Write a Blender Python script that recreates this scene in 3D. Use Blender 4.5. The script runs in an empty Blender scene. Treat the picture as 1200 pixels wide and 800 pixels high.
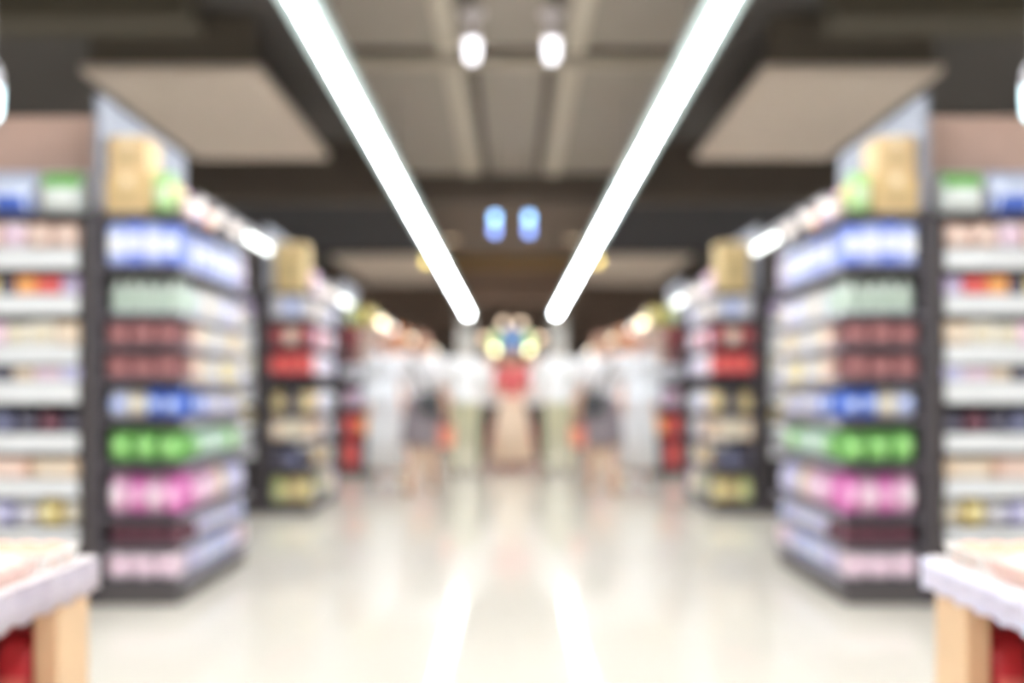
import bpy, bmesh, math, random
import numpy as np
from mathutils import Vector, Matrix

random.seed(7)
SC = bpy.context.scene
COL = SC.collection
PI = math.pi

# ------------------------------------------------------------------ camera
cam_d = bpy.data.cameras.new('camera')
cam = bpy.data.objects.new('camera', cam_d)
COL.objects.link(cam)
cam.location = (0, 0, 1.0)
cam.rotation_euler = (PI / 2, 0, 0)
cam_d.sensor_width = 36
cam_d.lens = 36                      # 1200 px focal length on the 1200 px wide frame
cam_d.shift_y = 62 / 1200            # horizon sits at row 462
cam_d.clip_end = 100
cam_d.dof.use_dof = True             # the photograph is thrown far out of focus
cam_d.dof.focus_distance = 0.9
cam_d.dof.aperture_fstop = 1.75
cam_d.dof.aperture_blades = 0
SC.camera = cam

# ------------------------------------------------------------------ world, exposure
W = bpy.data.worlds.new('world'); SC.world = W
W.use_nodes = True
W.node_tree.nodes['Background'].inputs[0].default_value = (0.9, 0.93, 1.0, 1)
W.node_tree.nodes['Background'].inputs[1].default_value = 0.15
SC.view_settings.view_transform = 'Standard'
SC.view_settings.look = 'None'
SC.view_settings.gamma = 1
SC.view_settings.use_curve_mapping = False
SC.view_settings.exposure = 1.38
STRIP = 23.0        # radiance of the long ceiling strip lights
TUBE = 2.2          # radiance of the tubes along the gondola tops
SC.cycles.max_bounces = 8
SC.cycles.diffuse_bounces = 5
SC.cycles.caustics_reflective = False
SC.cycles.caustics_refractive = False
SC.cycles.sample_clamp_indirect = 6

# ------------------------------------------------------------------ materials
def lin(c):
    return tuple(((v / 255) / 12.92 if v / 255 <= 0.04045 else (((v / 255) + 0.055) / 1.055) ** 2.4) for v in c) + (1,)

MATS = {}
def M(c, rough=0.5, var=0.10, metal=0.0, scale=9.0, bump=0.0):
    key = (tuple(c), rough, var, metal, scale, bump)
    if key in MATS: return MATS[key]
    m = bpy.data.materials.new('surface_%d_%d_%d' % tuple(c)); m.use_nodes = True
    nt = m.node_tree; b = nt.nodes['Principled BSDF']
    b.inputs['Roughness'].default_value = rough
    b.inputs['Metallic'].default_value = metal
    tc = nt.nodes.new('ShaderNodeTexCoord')
    n = nt.nodes.new('ShaderNodeTexNoise'); n.inputs['Scale'].default_value = scale; n.inputs['Detail'].default_value = 3
    nt.links.new(tc.outputs['Object'], n.inputs['Vector'])
    mx = nt.nodes.new('ShaderNodeMix'); mx.data_type = 'RGBA'
    L = lin(c)
    mx.inputs[6].default_value = tuple(max(0, v * (1 - var)) for v in L[:3]) + (1,)
    mx.inputs[7].default_value = tuple(min(1, v * (1 + var)) for v in L[:3]) + (1,)
    nt.links.new(n.outputs[0], mx.inputs[0])
    nt.links.new(mx.outputs[2], b.inputs['Base Color'])
    if bump:
        bp = nt.nodes.new('ShaderNodeBump'); bp.inputs['Strength'].default_value = bump; bp.inputs['Distance'].default_value = 0.01
        nt.links.new(n.outputs[0], bp.inputs['Height']); nt.links.new(bp.outputs[0], b.inputs['Normal'])
    MATS[key] = m
    return m

def EM(c, s):
    key = ('em', tuple(c), s)
    if key in MATS: return MATS[key]
    m = bpy.data.materials.new('glow'); m.use_nodes = True
    nt = m.node_tree; b = nt.nodes['Principled BSDF']
    b.inputs['Base Color'].default_value = tuple(v * 0.3 for v in lin(c)[:3]) + (1,)
    b.inputs['Emission Color'].default_value = lin(c)
    b.inputs['Emission Strength'].default_value = s
    MATS[key] = m
    return m

def floor_mat():
    m = bpy.data.materials.new('polished_floor'); m.use_nodes = True
    nt = m.node_tree; b = nt.nodes['Principled BSDF']
    tc = nt.nodes.new('ShaderNodeTexCoord')
    br = nt.nodes.new('ShaderNodeTexBrick')
    br.offset = 0.0; br.inputs['Scale'].default_value = 1.0
    br.inputs['Brick Width'].default_value = 0.6; br.inputs['Row Height'].default_value = 0.6
    br.inputs['Mortar Size'].default_value = 0.002
    br.inputs['Color1'].default_value = lin((211, 202, 188)); br.inputs['Color2'].default_value = lin((215, 206, 192))
    br.inputs['Mortar'].default_value = lin((203, 195, 183))
    nt.links.new(tc.outputs['Object'], br.inputs['Vector'])
    n = nt.nodes.new('ShaderNodeTexNoise'); n.inputs['Scale'].default_value = 1.3; n.inputs['Detail'].default_value = 4
    nt.links.new(tc.outputs['Object'], n.inputs['Vector'])
    mr = nt.nodes.new('ShaderNodeMapRange')
    mr.inputs[3].default_value = 0.055; mr.inputs[4].default_value = 0.09
    nt.links.new(n.outputs[0], mr.inputs[0]); nt.links.new(mr.outputs[0], b.inputs['Roughness'])
    nt.links.new(br.outputs[0], b.inputs['Base Color'])
    b.inputs['Specular IOR Level'].default_value = 0.10
    return m

# ------------------------------------------------------------------ mesh helpers
def mesh_of(bm, smooth=False, name='shape'):
    me = bpy.data.meshes.new(name); bm.to_mesh(me); bm.free()
    if smooth:
        for p in me.polygons: p.use_smooth = True
    return me

def link(name, me, mat=None, parent=None, loc=(0, 0, 0), rot=(0, 0, 0)):
    o = bpy.data.objects.new(name, me); COL.objects.link(o)
    o.location = loc; o.rotation_euler = rot
    if parent is not None: o.parent = parent
    if mat is not None and me is not None:
        if not len(me.materials): me.materials.append(None)
        o.material_slots[0].link = 'OBJECT'; o.material_slots[0].material = mat
    return o

def tag(o, label, cat=None, group=None, kind=None):
    if label: o['label'] = label
    if cat: o['category'] = cat
    if group: o['group'] = group
    if kind: o['kind'] = kind
    return o

def empty(name, loc=(0, 0, 0), rz=0):
    o = bpy.data.objects.new(name, None); COL.objects.link(o)
    o.location = loc; o.rotation_euler = (0, 0, rz); o.empty_display_size = 0.1
    return o

def bm_box(bm, x0, x1, y0, y1, z0, z1):
    x0, x1 = min(x0, x1), max(x0, x1); y0, y1 = min(y0, y1), max(y0, y1); z0, z1 = min(z0, z1), max(z0, z1)
    vs = [bm.verts.new(p) for p in ((x0,y0,z0),(x1,y0,z0),(x1,y1,z0),(x0,y1,z0),(x0,y0,z1),(x1,y0,z1),(x1,y1,z1),(x0,y1,z1))]
    for f in ((3,2,1,0),(4,5,6,7),(0,1,5,4),(1,2,6,5),(2,3,7,6),(3,0,4,7)):
        bm.faces.new([vs[i] for i in f])

def box_me(x0, x1, y0, y1, z0, z1, bev=0.0):
    bm = bmesh.new(); bm_box(bm, x0, x1, y0, y1, z0, z1)
    if bev:
        bmesh.ops.bevel(bm, geom=list(bm.edges), offset=bev, segments=1, affect='EDGES', profile=0.5)
    return mesh_of(bm)

def box(name, x0, x1, y0, y1, z0, z1, mat, parent=None, bev=0.0):
    """A box in its parent's space (the parent's origin is taken off by the caller)."""
    return link(name, box_me(x0, x1, y0, y1, z0, z1, bev), mat, parent)

def lathe_me(prof, n=14, axis='z'):
    bm = bmesh.new(); rings = []
    for r, z in prof:
        if r < 1e-5: rings.append([bm.verts.new((0, 0, z))])
        else: rings.append([bm.verts.new((r * math.cos(2*PI*i/n), r * math.sin(2*PI*i/n), z)) for i in range(n)])
    for a, b in zip(rings, rings[1:]):
        for i in range(n):
            j = (i + 1) % n
            if len(a) == 1 and len(b) == 1: continue
            if len(a) == 1: bm.faces.new((a[0], b[j], b[i]))
            elif len(b) == 1: bm.faces.new((a[i], a[j], b[0]))
            else: bm.faces.new((a[i], a[j], b[j], b[i]))
    bmesh.ops.recalc_face_normals(bm, faces=bm.faces)
    return mesh_of(bm, True)

def tube_me(p0, p1, r, n=10, r1=None):
    p0, p1 = Vector(p0), Vector(p1); d = p1 - p0; r1 = r if r1 is None else r1
    q = d.to_track_quat('Z', 'Y').to_matrix()
    bm = bmesh.new(); R = []
    for p, rr in ((p0, r), (p1, r1)):
        R.append([bm.verts.new(p + q @ Vector((rr*math.cos(2*PI*i/n), rr*math.sin(2*PI*i/n), 0))) for i in range(n)])
    for i in range(n):
        j = (i + 1) % n; bm.faces.new((R[0][i], R[0][j], R[1][j], R[1][i]))
    bm.faces.new(R[0][::-1]); bm.faces.new(R[1])
    return mesh_of(bm)

def struct(name, x0, x1, y0, y1, z0, z1, mat, label=None):
    o = box(name, x0, x1, y0, y1, z0, z1, mat); o['kind'] = 'structure'
    if label: o['label'] = label
    return o

# ------------------------------------------------------------------ the shell
C_DARK = (58, 52, 50)
struct('floor', -7, 7, -5, 28, -0.1, 0.0, floor_mat(), 'polished cream floor of the wide aisle')
struct('ceiling', -7, 7, -5, 28, 4.0, 4.1, M((104, 100, 98), 0.9), 'dark painted ceiling slab')
struct('wall_left', -7.1, -7, -5, 28, 0, 4.0, M((150, 142, 134), 0.8))
struct('wall_right', 7, 7.1, -5, 28, 0, 4.0, M((150, 142, 134), 0.8))
struct('wall_back', -7, 7, 28, 28.1, 0, 4.0, M((156, 134, 120), 0.8))
struct('wall_front', -7, 7, -5.1, -5, 0, 4.0, M((190, 184, 174), 0.8))

# lowered bay over the aisle: panels between cross joints, with beams under it
mbay = M((168, 160, 150), 0.85)
mbeam_l = M((206, 197, 182), 0.8); mbeam_d = M((92, 84, 78), 0.85)
bay = empty('ceiling_bay', (0, 0, 3.6)); tag(bay, 'lowered grey brown ceiling bay between the light strips', kind='structure')
ys = [-3.0, 0.2, 2.8, 5.3, 7.85, 12.1]
for a, b in zip(ys, ys[1:]):
    for x0, x1 in ((-1.3, -0.44), (-0.42, 0.42), (0.44, 1.3)):
        box('ceiling_tile', x0, x1, a + 0.02, b - 0.02, 0.0, 0.06, mbay, bay)
for y in ys[1:-1]:
    box('cross_beam', -1.3, 1.3, y - 0.05, y + 0.05, -0.09, 0.0, M((196, 187, 172), 0.8), bay)
    box('joint_strip', -1.3, 1.3, y - 0.17, y - 0.05, -0.02, 0.0, mbeam_d, bay)
for s in (-1, 1):
    for a, b in zip(ys, ys[1:]):
        box('long_beam', s*0.40, s*0.54, a + 0.06, b - 0.18, -0.05, 0.0, mbeam_l, bay)
        box('service_duct', s*0.27, s*0.33, a + 0.06, b - 0.18, -0.025, 0.0, mbeam_d, bay)
    box('edge_channel', s*1.3, s*1.36, -3, 12.1, -0.06, 0.10, mbeam_d, bay)

# side drop panels
mpan = M((232, 217, 204), 0.8)
n = 0
for s in (-1, 1):
    for (y0, y1, xa, xb) in ((7.95, 10.9, 1.95, 3.35), (18.6, 23.4, 1.55, 3.3), (0.2, 3.6, 1.95, 3.35)):
        n += 1
        p = struct('ceiling_panel_%d' % n, s*xa, s*xb, y0, y1, 3.5, 3.56, mpan, 'suspended pale beige ceiling panel')
        box('upstand', s*(xa+0.06), s*(xb-0.06), y0 + 0.05, y0 + 0.1, 3.56, 3.95, M((112, 104, 94), 0.85), p)
    # olive fascia beams by the neighbouring aisle
    struct('beam_%d' % (1 if s < 0 else 2), s*2.2, s*6.9, 6.9, 7.3, 3.55, 3.98, M((98, 92, 80), 0.9), 'dark olive cross beam under the ceiling')

# bulkhead across the store behind the bay
struct('beam_3', -6.95, 6.95, 12.15, 12.4, 3.3, 3.99, M((104, 94, 86), 0.85), 'brown downstand beam across the aisle')
struct('beam_4', -6.95, -1.3, 12.4, 17, 3.32, 3.99, M((58, 57, 62), 0.9), 'dark lowered soffit over the far shelves')
struct('beam_5', 1.3, 6.95, 12.4, 17, 3.32, 3.99, M((58, 57, 62), 0.9), 'dark lowered soffit over the far shelves, other side')
struct('beam_6', -1.3, 1.3, 12.4, 17, 3.32, 3.99, M((112, 98, 86), 0.85), 'brown lowered soffit above the aisle')
struct('beam_7', -1.3, 1.3, 17.6, 18.0, 3.2, 3.99, M((150, 118, 74), 0.7), 'amber brown beam across the far aisle')
struct('beam_8', -1.4, 1.4, 21.5, 22.0, 2.95, 3.99, M((150, 126, 112), 0.8), 'dark brown beam near the back wall')
struct('beam_9', -6.9, 6.9, 25.5, 26.0, 2.9, 3.99, M((146, 126, 114), 0.8), 'dark beam in front of back wall')

for s in (-1, 1):
    c = empty('column_%d' % (1 if s < 0 else 2), (s*1.08, 24.0, 0)); tag(c, 'pale square column near the back wall', kind='structure')
    box('shaft', -0.19, 0.19, -0.19, 0.19, 0.16, 2.9, M((214, 210, 202), 0.6), c, 0.01)
    box('base', -0.23, 0.23, -0.23, 0.23, 0.0, 0.16, M((150, 146, 140), 0.6), c, 0.01)
    box('capital', -0.23, 0.23, -0.23, 0.23, 2.9, 3.995, M((150, 140, 128), 0.6), c, 0.01)

# ------------------------------------------------------------------ long strip lights
SIDE = {-1: 'left', 1: 'right'}
mh = M((188, 200, 200), 0.4, metal=0.2)
def strip_light(x, y0, y1, label):
    t = empty('strip_light', (x, 0, 2.82))
    tag(t, label, 'strip light', 'ceiling strip lights')
    n = round((y1 - y0) / 1.533); L = (y1 - y0) / n
    box('housing', -0.095, 0.095, y0, y1, 0.0, 0.07, mh, t, 0.008)
    me = box_me(-0.035, 0.035, 0.015, L - 0.015, -0.025, 0.0, 0.006)
    wg = box_me(-0.03, 0.03, 0.015, L - 0.015, -0.012, 0.0, 0.003)
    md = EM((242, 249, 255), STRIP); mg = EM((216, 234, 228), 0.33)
    for k in range(n):
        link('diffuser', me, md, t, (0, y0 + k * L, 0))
        for q in (-1, 1): link('louvre_wing', wg, mg, t, (q * 0.0655, y0 + k * L, 0))
    for e in (y0, y1):
        box('end_cap', -0.099, 0.099, e - 0.012, e + 0.012, -0.03, 0.075, mh, t, 0.004)
    for k in range(n // 2):
        y = y0 + 0.8 + k * 2 * L
        top = 1.17
        if abs(x) < 1.3:
            if -3 < y < 12.1: top = 0.7
            elif 12.1 <= y <= 17.1: top = 0.47
        link('suspension_wire', tube_me((0, y, 0.07), (0, y, top), 0.004, 6), M((60, 60, 60), 0.5), t)
for s in (-1, 1):
    strip_light(s*0.985, -4.4, 23.2, '%s long white ceiling strip light running down the aisle' % SIDE[s])
    # unseen strips over the neighbouring aisles, added to lift shadows and ceiling
    strip_light(s*4.6, -4.4, 23.2, '%s unseen fill strip light added over the neighbouring aisle' % SIDE[s])
    strip_light(s*2.8, -4.4, 3.2, '%s unseen short fill strip light added over the entrance area' % SIDE[s])  # out-of-frame strips added to brighten the camera-facing shelf fronts

# ------------------------------------------------------------------ pendant spots, downlights, signs
def pendant_spot(x, y, zc, zl, label, power=1.3, col=(250, 248, 255)):
    t = empty('pendant_spot', (x, y, zc)); tag(t, label, 'lamp', 'spot lamps')
    mw = M((246, 240, 246), 0.35)
    link('ceiling_rose', lathe_me([(0, 0), (0.085, 0), (0.09, -0.012), (0.07, -0.035), (0.02, -0.045), (0, -0.045)]), mw, t)
    link('stem', tube_me((0, 0, -0.04), (0, 0, zl - zc + 0.18), 0.014, 8), mw, t)
    link('lamp_head', lathe_me([(0, 0.21), (0.03, 0.205), (0.045, 0.18), (0.054, 0.12), (0.056, 0.095), (0.052, 0.095), (0.048, 0.13), (0, 0.145)]), mw, t, (0, 0, zl - zc))
    link('bulb', lathe_me([(0, -0.05), (0.03, -0.044), (0.046, -0.015), (0.05, 0.05), (0.05, 0.10), (0.03, 0.13), (0, 0.14)]), EM(col, power), t, (0, 0, zl - zc))
    return t
for s in (-1, 1):
    pendant_spot(s*0.268, 6.9, 3.573, 3.285, '%s white pendant spot lamp above the middle of the aisle' % SIDE[s])
    pendant_spot(s*2.297, 4.5, 4.0, 2.25, '%s bluish white spot lamp hanging before the brown header wall' % SIDE[s], 2, (205, 238, 246))
    # blue lit blade signs
    t = empty('hanging_sign', (s*0.18, 10.8, 2.66)); tag(t, '%s small blue glowing sign hanging over the aisle' % SIDE[s], 'sign', 'blue hanging signs')
    box('sign_case', -0.05, 0.05, 0.0, 0.04, 0, 0.27, M((70, 76, 92), 0.5), t, 0.006)
    box('upper_lens', -0.035, 0.035, -0.012, 0.0, 0.15, 0.25, EM((150, 200, 255), 2.6), t, 0.004)
    box('lower_lens', -0.035, 0.035, -0.012, 0.0, 0.02, 0.11, EM((140, 170, 250), 2.2), t, 0.004)
    link('hanger_rod', tube_me((0, 0.02, 0.27), (0, 0.02, 0.94), 0.006, 8), M((60, 60, 60), 0.5), t)
    # recessed downlight
    t = empty('downlight', (s*0.92, 15.3, 3.32)); tag(t, '%s dim round recessed downlight in the brown soffit' % SIDE[s], 'downlight', 'recessed downlights')
    link('trim_ring', lathe_me([(0.10, 0), (0.13, -0.004), (0.13, -0.02), (0.09, -0.02), (0.09, 0)], 20), M((214, 196, 176), 0.4), t)
    link('lens', lathe_me([(0, -0.012), (0.09, -0.012), (0.09, 0.0), (0, 0)], 20), EM((255, 226, 190), 1.0), t)
    # small yellow beacon under the strip
    t = empty('beacon_lamp', (s*0.985 , 12.05, 2.795)); tag(t, '%s small yellow lamp under the ceiling strip light' % SIDE[s], 'lamp', 'yellow beacon lamps')
    link('arm', tube_me((0, 0, 0), (s*0.02, 0, -0.2), 0.008, 8), M((80, 76, 70), 0.5), t)
    link('glass', lathe_me([(0, -0.28), (0.03, -0.27), (0.045, -0.24), (0.04, -0.2), (0, -0.19)]), EM((255, 226, 120), 1.6), t, (s*0.02, 0, 0))

# ------------------------------------------------------------------ products
CACHE = {}
def cached(key, fn):
    if key not in CACHE: CACHE[key] = fn()
    return CACHE[key]

def pouch_pt(u, v, w, d, h):
    """u in -1..1, v in 0..1 -> (x, half depth, z) of a pillow pouch."""
    bul = (max(0, 1 - abs(u) ** 4.5)) ** 0.6 * (max(0, math.sin(PI * (0.06 + 0.94 * v)))) ** 0.55
    pin = 1 - 0.04 * math.sin(PI * v) ** 2
    return u * w / 2 * pin, d / 2 * bul, v * h

def pouch_me(w, d, h):
    bm = bmesh.new(); nu, nv = 8, 8; G = {}
    for sd in (-1, 1):
        for i in range(nu + 1):
            for j in range(nv + 1):
                x, y, z = pouch_pt(-1 + 2*i/nu, j/nv, w, d, h)
                G[sd, i, j] = bm.verts.new((x, sd * y, z))
    for sd in (-1, 1):
        for i in range(nu):
            for j in range(nv):
                q = [G[sd,i,j], G[sd,i+1,j], G[sd,i+1,j+1], G[sd,i,j+1]]
                bm.faces.new(q if sd < 0 else q[::-1])
    bmesh.ops.remove_doubles(bm, verts=bm.verts, dist=1e-5)
    bmesh.ops.holes_fill(bm, edges=bm.edges, sides=0)
    return mesh_of(bm, True)

def pouch_label_me(w, d, h, v0=0.30, v1=0.70, uu=0.68):
    bm = bmesh.new(); G = {}
    for i in range(6):
        for j in range(5):
            x, y, z = pouch_pt(-uu + 2*uu*i/5, v0 + (v1 - v0)*j/4, w, d, h)
            G[i, j] = bm.verts.new((x, -y - 0.002, z))
    for i in range(5):
        for j in range(4): bm.faces.new((G[i,j], G[i+1,j], G[i+1,j+1], G[i,j+1]))
    return mesh_of(bm, True)

def seal_me(w, d, h):
    bm = bmesh.new(); prev = None; n = 10
    for i in range(n + 1):
        x = -w/2 + w*i/n; y = 0.0025 if i % 2 else -0.0025
        cur = [bm.verts.new((x, y, h - 0.012)), bm.verts.new((x, y, h + 0.010 + (0.003 if i % 2 else 0)))]
        if prev: bm.faces.new((prev[0], cur[0], cur[1], prev[1]))
        prev = cur
    bmesh.ops.solidify(bm, geom=bm.faces, thickness=0.002)
    return mesh_of(bm)

def product(kind, c, lc, w, d, h, loc, rz, label, group, band=(0.30, 0.70, 0.68)):
    w, d, h = round(w, 3), round(d, 3), round(h - 0.012, 3)
    loc = (loc[0], loc[1], loc[2] + 0.002)
    k = (kind, w, d, h)
    if kind == 'pouch':
        o = link('stand_up_pouch', cached(k, lambda: pouch_me(w, d, h - 0.016)), M(c, 0.32), None, loc, (0, 0, rz))
        link('label_patch', cached(k + (1, band), lambda: pouch_label_me(w, d, h - 0.016, *band)), M(lc, 0.4), o)
        link('top_seal', cached(k + (2,), lambda: seal_me(w, d, h - 0.016)), M(c, 0.32), o)
        cat = 'pouch'
    elif kind == 'bottle':
        r = min(w, d) / 2
        o = link('plastic_bottle', cached(k, lambda: lathe_me([(0, 0), (r*0.9, 0), (r, h*0.04), (r, h*0.12), (r*0.94, h*0.2), (r*0.94, h*0.55), (r, h*0.62), (r*0.9, h*0.72), (r*0.42, h*0.84), (r*0.38, h*0.88), (0, h*0.88)])), M(c, 0.25), None, loc, (0, 0, rz))
        link('label_band', cached(k + (1,), lambda: lathe_me([(r*0.94, h*0.2), (r*0.975, h*0.205), (r*0.975, h*0.545), (r*0.94, h*0.55)])), M(lc, 0.4), o)
        link('cap', cached(k + (2,), lambda: lathe_me([(0, h*0.87), (r*0.5, h*0.87), (r*0.5, h*0.99), (r*0.4, h), (0, h)])), M(tuple(int(v*0.8) for v in lc), 0.35), o)
        cat = 'bottle'
    elif kind == 'jar':
        r = min(w, d) / 2
        o = link('jar', cached(k, lambda: lathe_me([(0, 0), (r*0.92, 0), (r, h*0.06), (r, h*0.68), (r*0.86, h*0.8), (0, h*0.8)])), M(c, 0.2), None, loc, (0, 0, rz))
        link('label_band', cached(k + (1,), lambda: lathe_me([(r, h*0.16), (r*1.02, h*0.17), (r*1.02, h*0.58), (r, h*0.6)])), M(lc, 0.5), o)
        link('lid', cached(k + (2,), lambda: lathe_me([(0, h*0.79), (r*0.9, h*0.79), (r*0.92, h*0.97), (r*0.85, h), (0, h)])), M(tuple(int(v*0.85) for v in lc), 0.3, metal=0.3), o)
        cat = 'jar'
    elif kind == 'pack':
        def pk():
            bm = bmesh.new(); bm_box(bm, -w/2, w/2, -d/2, d/2, 0, h)
            bmesh.ops.bevel(bm, geom=list(bm.edges), offset=min(w, d, h) * 0.22, segments=3, affect='EDGES', profile=0.5)
            return mesh_of(bm, True)
        o = link('wrapped_pack', cached(k, pk), M(c, 0.3), None, loc, (0, 0, rz))
        link('printed_band', cached(k + (1,), lambda: box_me(-w*0.42, w*0.42, -d/2 - 0.003, -d/2 + 0.004, h*0.28, h*0.72, 0.002)), M(lc, 0.4), o)
        link('end_fold', cached(k + (2,), lambda: box_me(-w*0.14, w*0.14, -0.012, 0.012, h - 0.003, h + 0.006, 0.003)), M(c, 0.3), o)
        cat = 'pack'
    else:
        o = link('carton', cached(k, lambda: box_me(-w/2, w/2, -d/2, d/2, 0, h, 0.004)), M(c, 0.45), None, loc, (0, 0, rz))
        link('front_print', cached(k + (1,), lambda: box_me(-w*0.36, w*0.36, -d/2 - 0.002, -d/2 + 0.002, h*0.22, h*0.78)), M(lc, 0.45), o)
        link('lid_flap', cached(k + (2,), lambda: box_me(-w/2 + 0.004, w/2 - 0.004, -d/2 + 0.004, 0.0, h, h + 0.003)), M(tuple(int(v*0.92) for v in c), 0.5), o)
        cat = 'carton'
    tag(o, label, cat, group)
    return o

ORD = ['first', 'second', 'third', 'fourth', 'fifth', 'sixth', 'seventh', 'eighth', 'ninth', 'tenth', 'eleventh', 'twelfth']
KN = {'pouch': 'pouch', 'bottle': 'bottle', 'jar': 'jar', 'pack': 'wrapped pack', 'carton': 'carton'}

# colour swatches: (body, print, word)
S = {
 'blue':   ((128, 150, 236), (236, 238, 250), 'pale blue'),
 'bluel':  ((176, 190, 246), (244, 244, 252), 'blue white'),
 'bwhite': ((222, 226, 246), (176, 190, 240), 'bluish white'),
 'deep':   ((74, 118, 226), (196, 210, 246), 'bright blue'),
 'cream':  ((238, 226, 204), (244, 234, 216), 'cream'),
 'green':  ((132, 200, 106), (158, 214, 128), 'bright green'),
 'mint':   ((186, 222, 196), (224, 238, 226), 'mint'),
 'wgreen': ((216, 226, 216), (198, 214, 196), 'white green'),
 'white':  ((232, 228, 230), (206, 204, 216), 'white'),
 'wcream': ((232, 226, 214), (222, 208, 178), 'cream white'),
 'maroon': ((128, 74, 76), (164, 108, 106), 'maroon'),
 'mdark':  ((86, 50, 62), (132, 84, 96), 'dark maroon'),
 'pink':   ((232, 128, 196), (246, 190, 222), 'bright pink'),
 'lpink':  ((240, 192, 218), (248, 226, 234), 'light pink'),
 'wpink':  ((242, 222, 232), (232, 200, 216), 'pinkish white'),
 'beige':  ((218, 190, 160), (232, 216, 196), 'beige'),
 'peach':  ((226, 186, 166), (238, 214, 200), 'peach'),
 'lav':    ((196, 192, 232), (226, 222, 244), 'lavender'),
 'purple': ((172, 150, 190), (214, 200, 222), 'mauve'),
 'yellow': ((232, 204, 110), (242, 230, 180), 'yellow'),
 'ygreen': ((200, 206, 120), (226, 228, 176), 'yellow green'),
 'orange': ((236, 134, 66), (246, 190, 120), 'orange'),
 'red':    ((214, 58, 66), (236, 120, 110), 'red'),
 'rdark':  ((150, 52, 60), (190, 96, 96), 'dark red'),
 'gold':   ((206, 176, 118), (232, 212, 160), 'golden'),
 'dark':   ((62, 58, 72), (110, 106, 122), 'charcoal'),
 'navy':   ((66, 66, 104), (140, 142, 170), 'navy'),
 'lime':   ((176, 218, 140), (216, 234, 190), 'pale lime'),
 'tan':    ((214, 184, 136), (226, 202, 160), 'tan'),
}
UN = {1: 'nearest', 2: 'second', 3: 'third', 4: 'fourth', 5: 'farthest'}

def shelf_name(i):
    return 'top shelf' if i == 0 else ORD[i] + ' shelf down'

def gondola(s, u, Y0, Y1, x_sp, x_r, rows, top, zt=1.86, spine=True, lower=True):
    """x_sp / x_r: distance of the spine and of the aisle edge from the aisle's axis (x_r < x_sp)."""
    md = M((84, 78, 84), 0.5); mdk = M((72, 66, 70), 0.55); mrail = M((150, 146, 158), 0.4)
    cx = s * (x_sp + x_r) / 2
    g = empty('gondola', (cx, Y0, 0))
    tag(g, '%s %s dark gondola shelf unit with goods on end and aisle sides' % (SIDE[s], UN[u]), 'gondola', 'gondolas along the aisle')
    X = lambda d: s * d - cx          # distance from axis -> local x
    L = Y1 - Y0
    box('plinth', X(x_sp), X(x_r + 0.02), 0.02, L - 0.02, 0.0, rows[-1][0] - 0.02, M((84, 78, 78), 0.5), g, 0.004)
    box('upright_post', X(x_sp + 0.045), X(x_sp), 0.0, 0.06, 0.0, zt + 0.02, mdk, g, 0.004)
    box('upright_post', X(x_sp + 0.045), X(x_sp), L - 0.06, L, 0.0, zt + 0.02, mdk, g, 0.004)
    box('back_panel', X(x_sp + 0.035), X(x_sp + 0.015), 0.06, L - 0.06, 0.1, zt, md, g)
    box('core_panel', X(x_sp - 0.01), X(x_r + 0.155), 0.17, 0.19, rows[-1][0], zt - 0.02, mdk, g)
    if spine:
        box('header_board', X(x_sp + 0.03), X(x_sp), 0.0, L, zt + 0.02, 2.42, M((140, 142, 153), 0.5), g, 0.004)
    for z in [r[0] for r in rows] + [zt]:
        b = box('shelf_board', X(x_sp), X(x_r), 0.0, L, z - 0.02, z, md, g, 0.002)
        box('price_rail', X(x_sp - 0.01), X(x_r - 0.004), -0.008, 0.0, z - 0.026, z - 0.002, md, b)
        box('price_rail', X(x_r), X(x_r - 0.008), 0.0, L, z - 0.026, z - 0.002, mrail, b)
    for i, (zb, h, end, side) in enumerate(rows):
        if end: place_row(end, s, u, i, zb, h, 'end', x_sp, x_r, Y0, Y1)
        if side: place_row(side, s, u, i, zb, h, 'side', x_sp, x_r, Y0, Y1)
    return g

def place_row(items, s, u, i, zb, h, face, x_sp, x_r, Y0, Y1, dep=0.13):
    n = len(items)
    where = '%s %s gondola %s' % (SIDE[s], UN[u], face)
    for q, (kd, key) in enumerate(items):
        c, lc, wd = S[key]
        hh = h * (0.93 + 0.07 * ((q * 7 + i * 3) % 5) / 4)
        if face == 'end':
            step = (x_sp - 0.02 - x_r - 0.012) / n
            w = step * 0.94
            loc = (s * (x_r + 0.012 + (q + 0.5) * step), Y0 + 0.02 + dep / 2, zb); rz = 0
            lab = '%s %s, %s from the aisle, %s, %s' % (wd, KN[kd], ORD[q], shelf_name(i), where)
        else:
            a, b = Y0 + 0.20, Y1 - 0.02; step = (b - a) / n; w = step * 0.94
            loc = (s * (x_r + 0.012 + dep / 2), a + (q + 0.5) * step, zb); rz = PI / 2 if s < 0 else -PI / 2
            lab = '%s %s, %s from near corner, %s, %s' % (wd, KN[kd], ORD[q], shelf_name(i), where)
        product(kd, c, lc, w, dep, hh, loc, rz, lab, 'goods on %s' % where)

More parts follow.
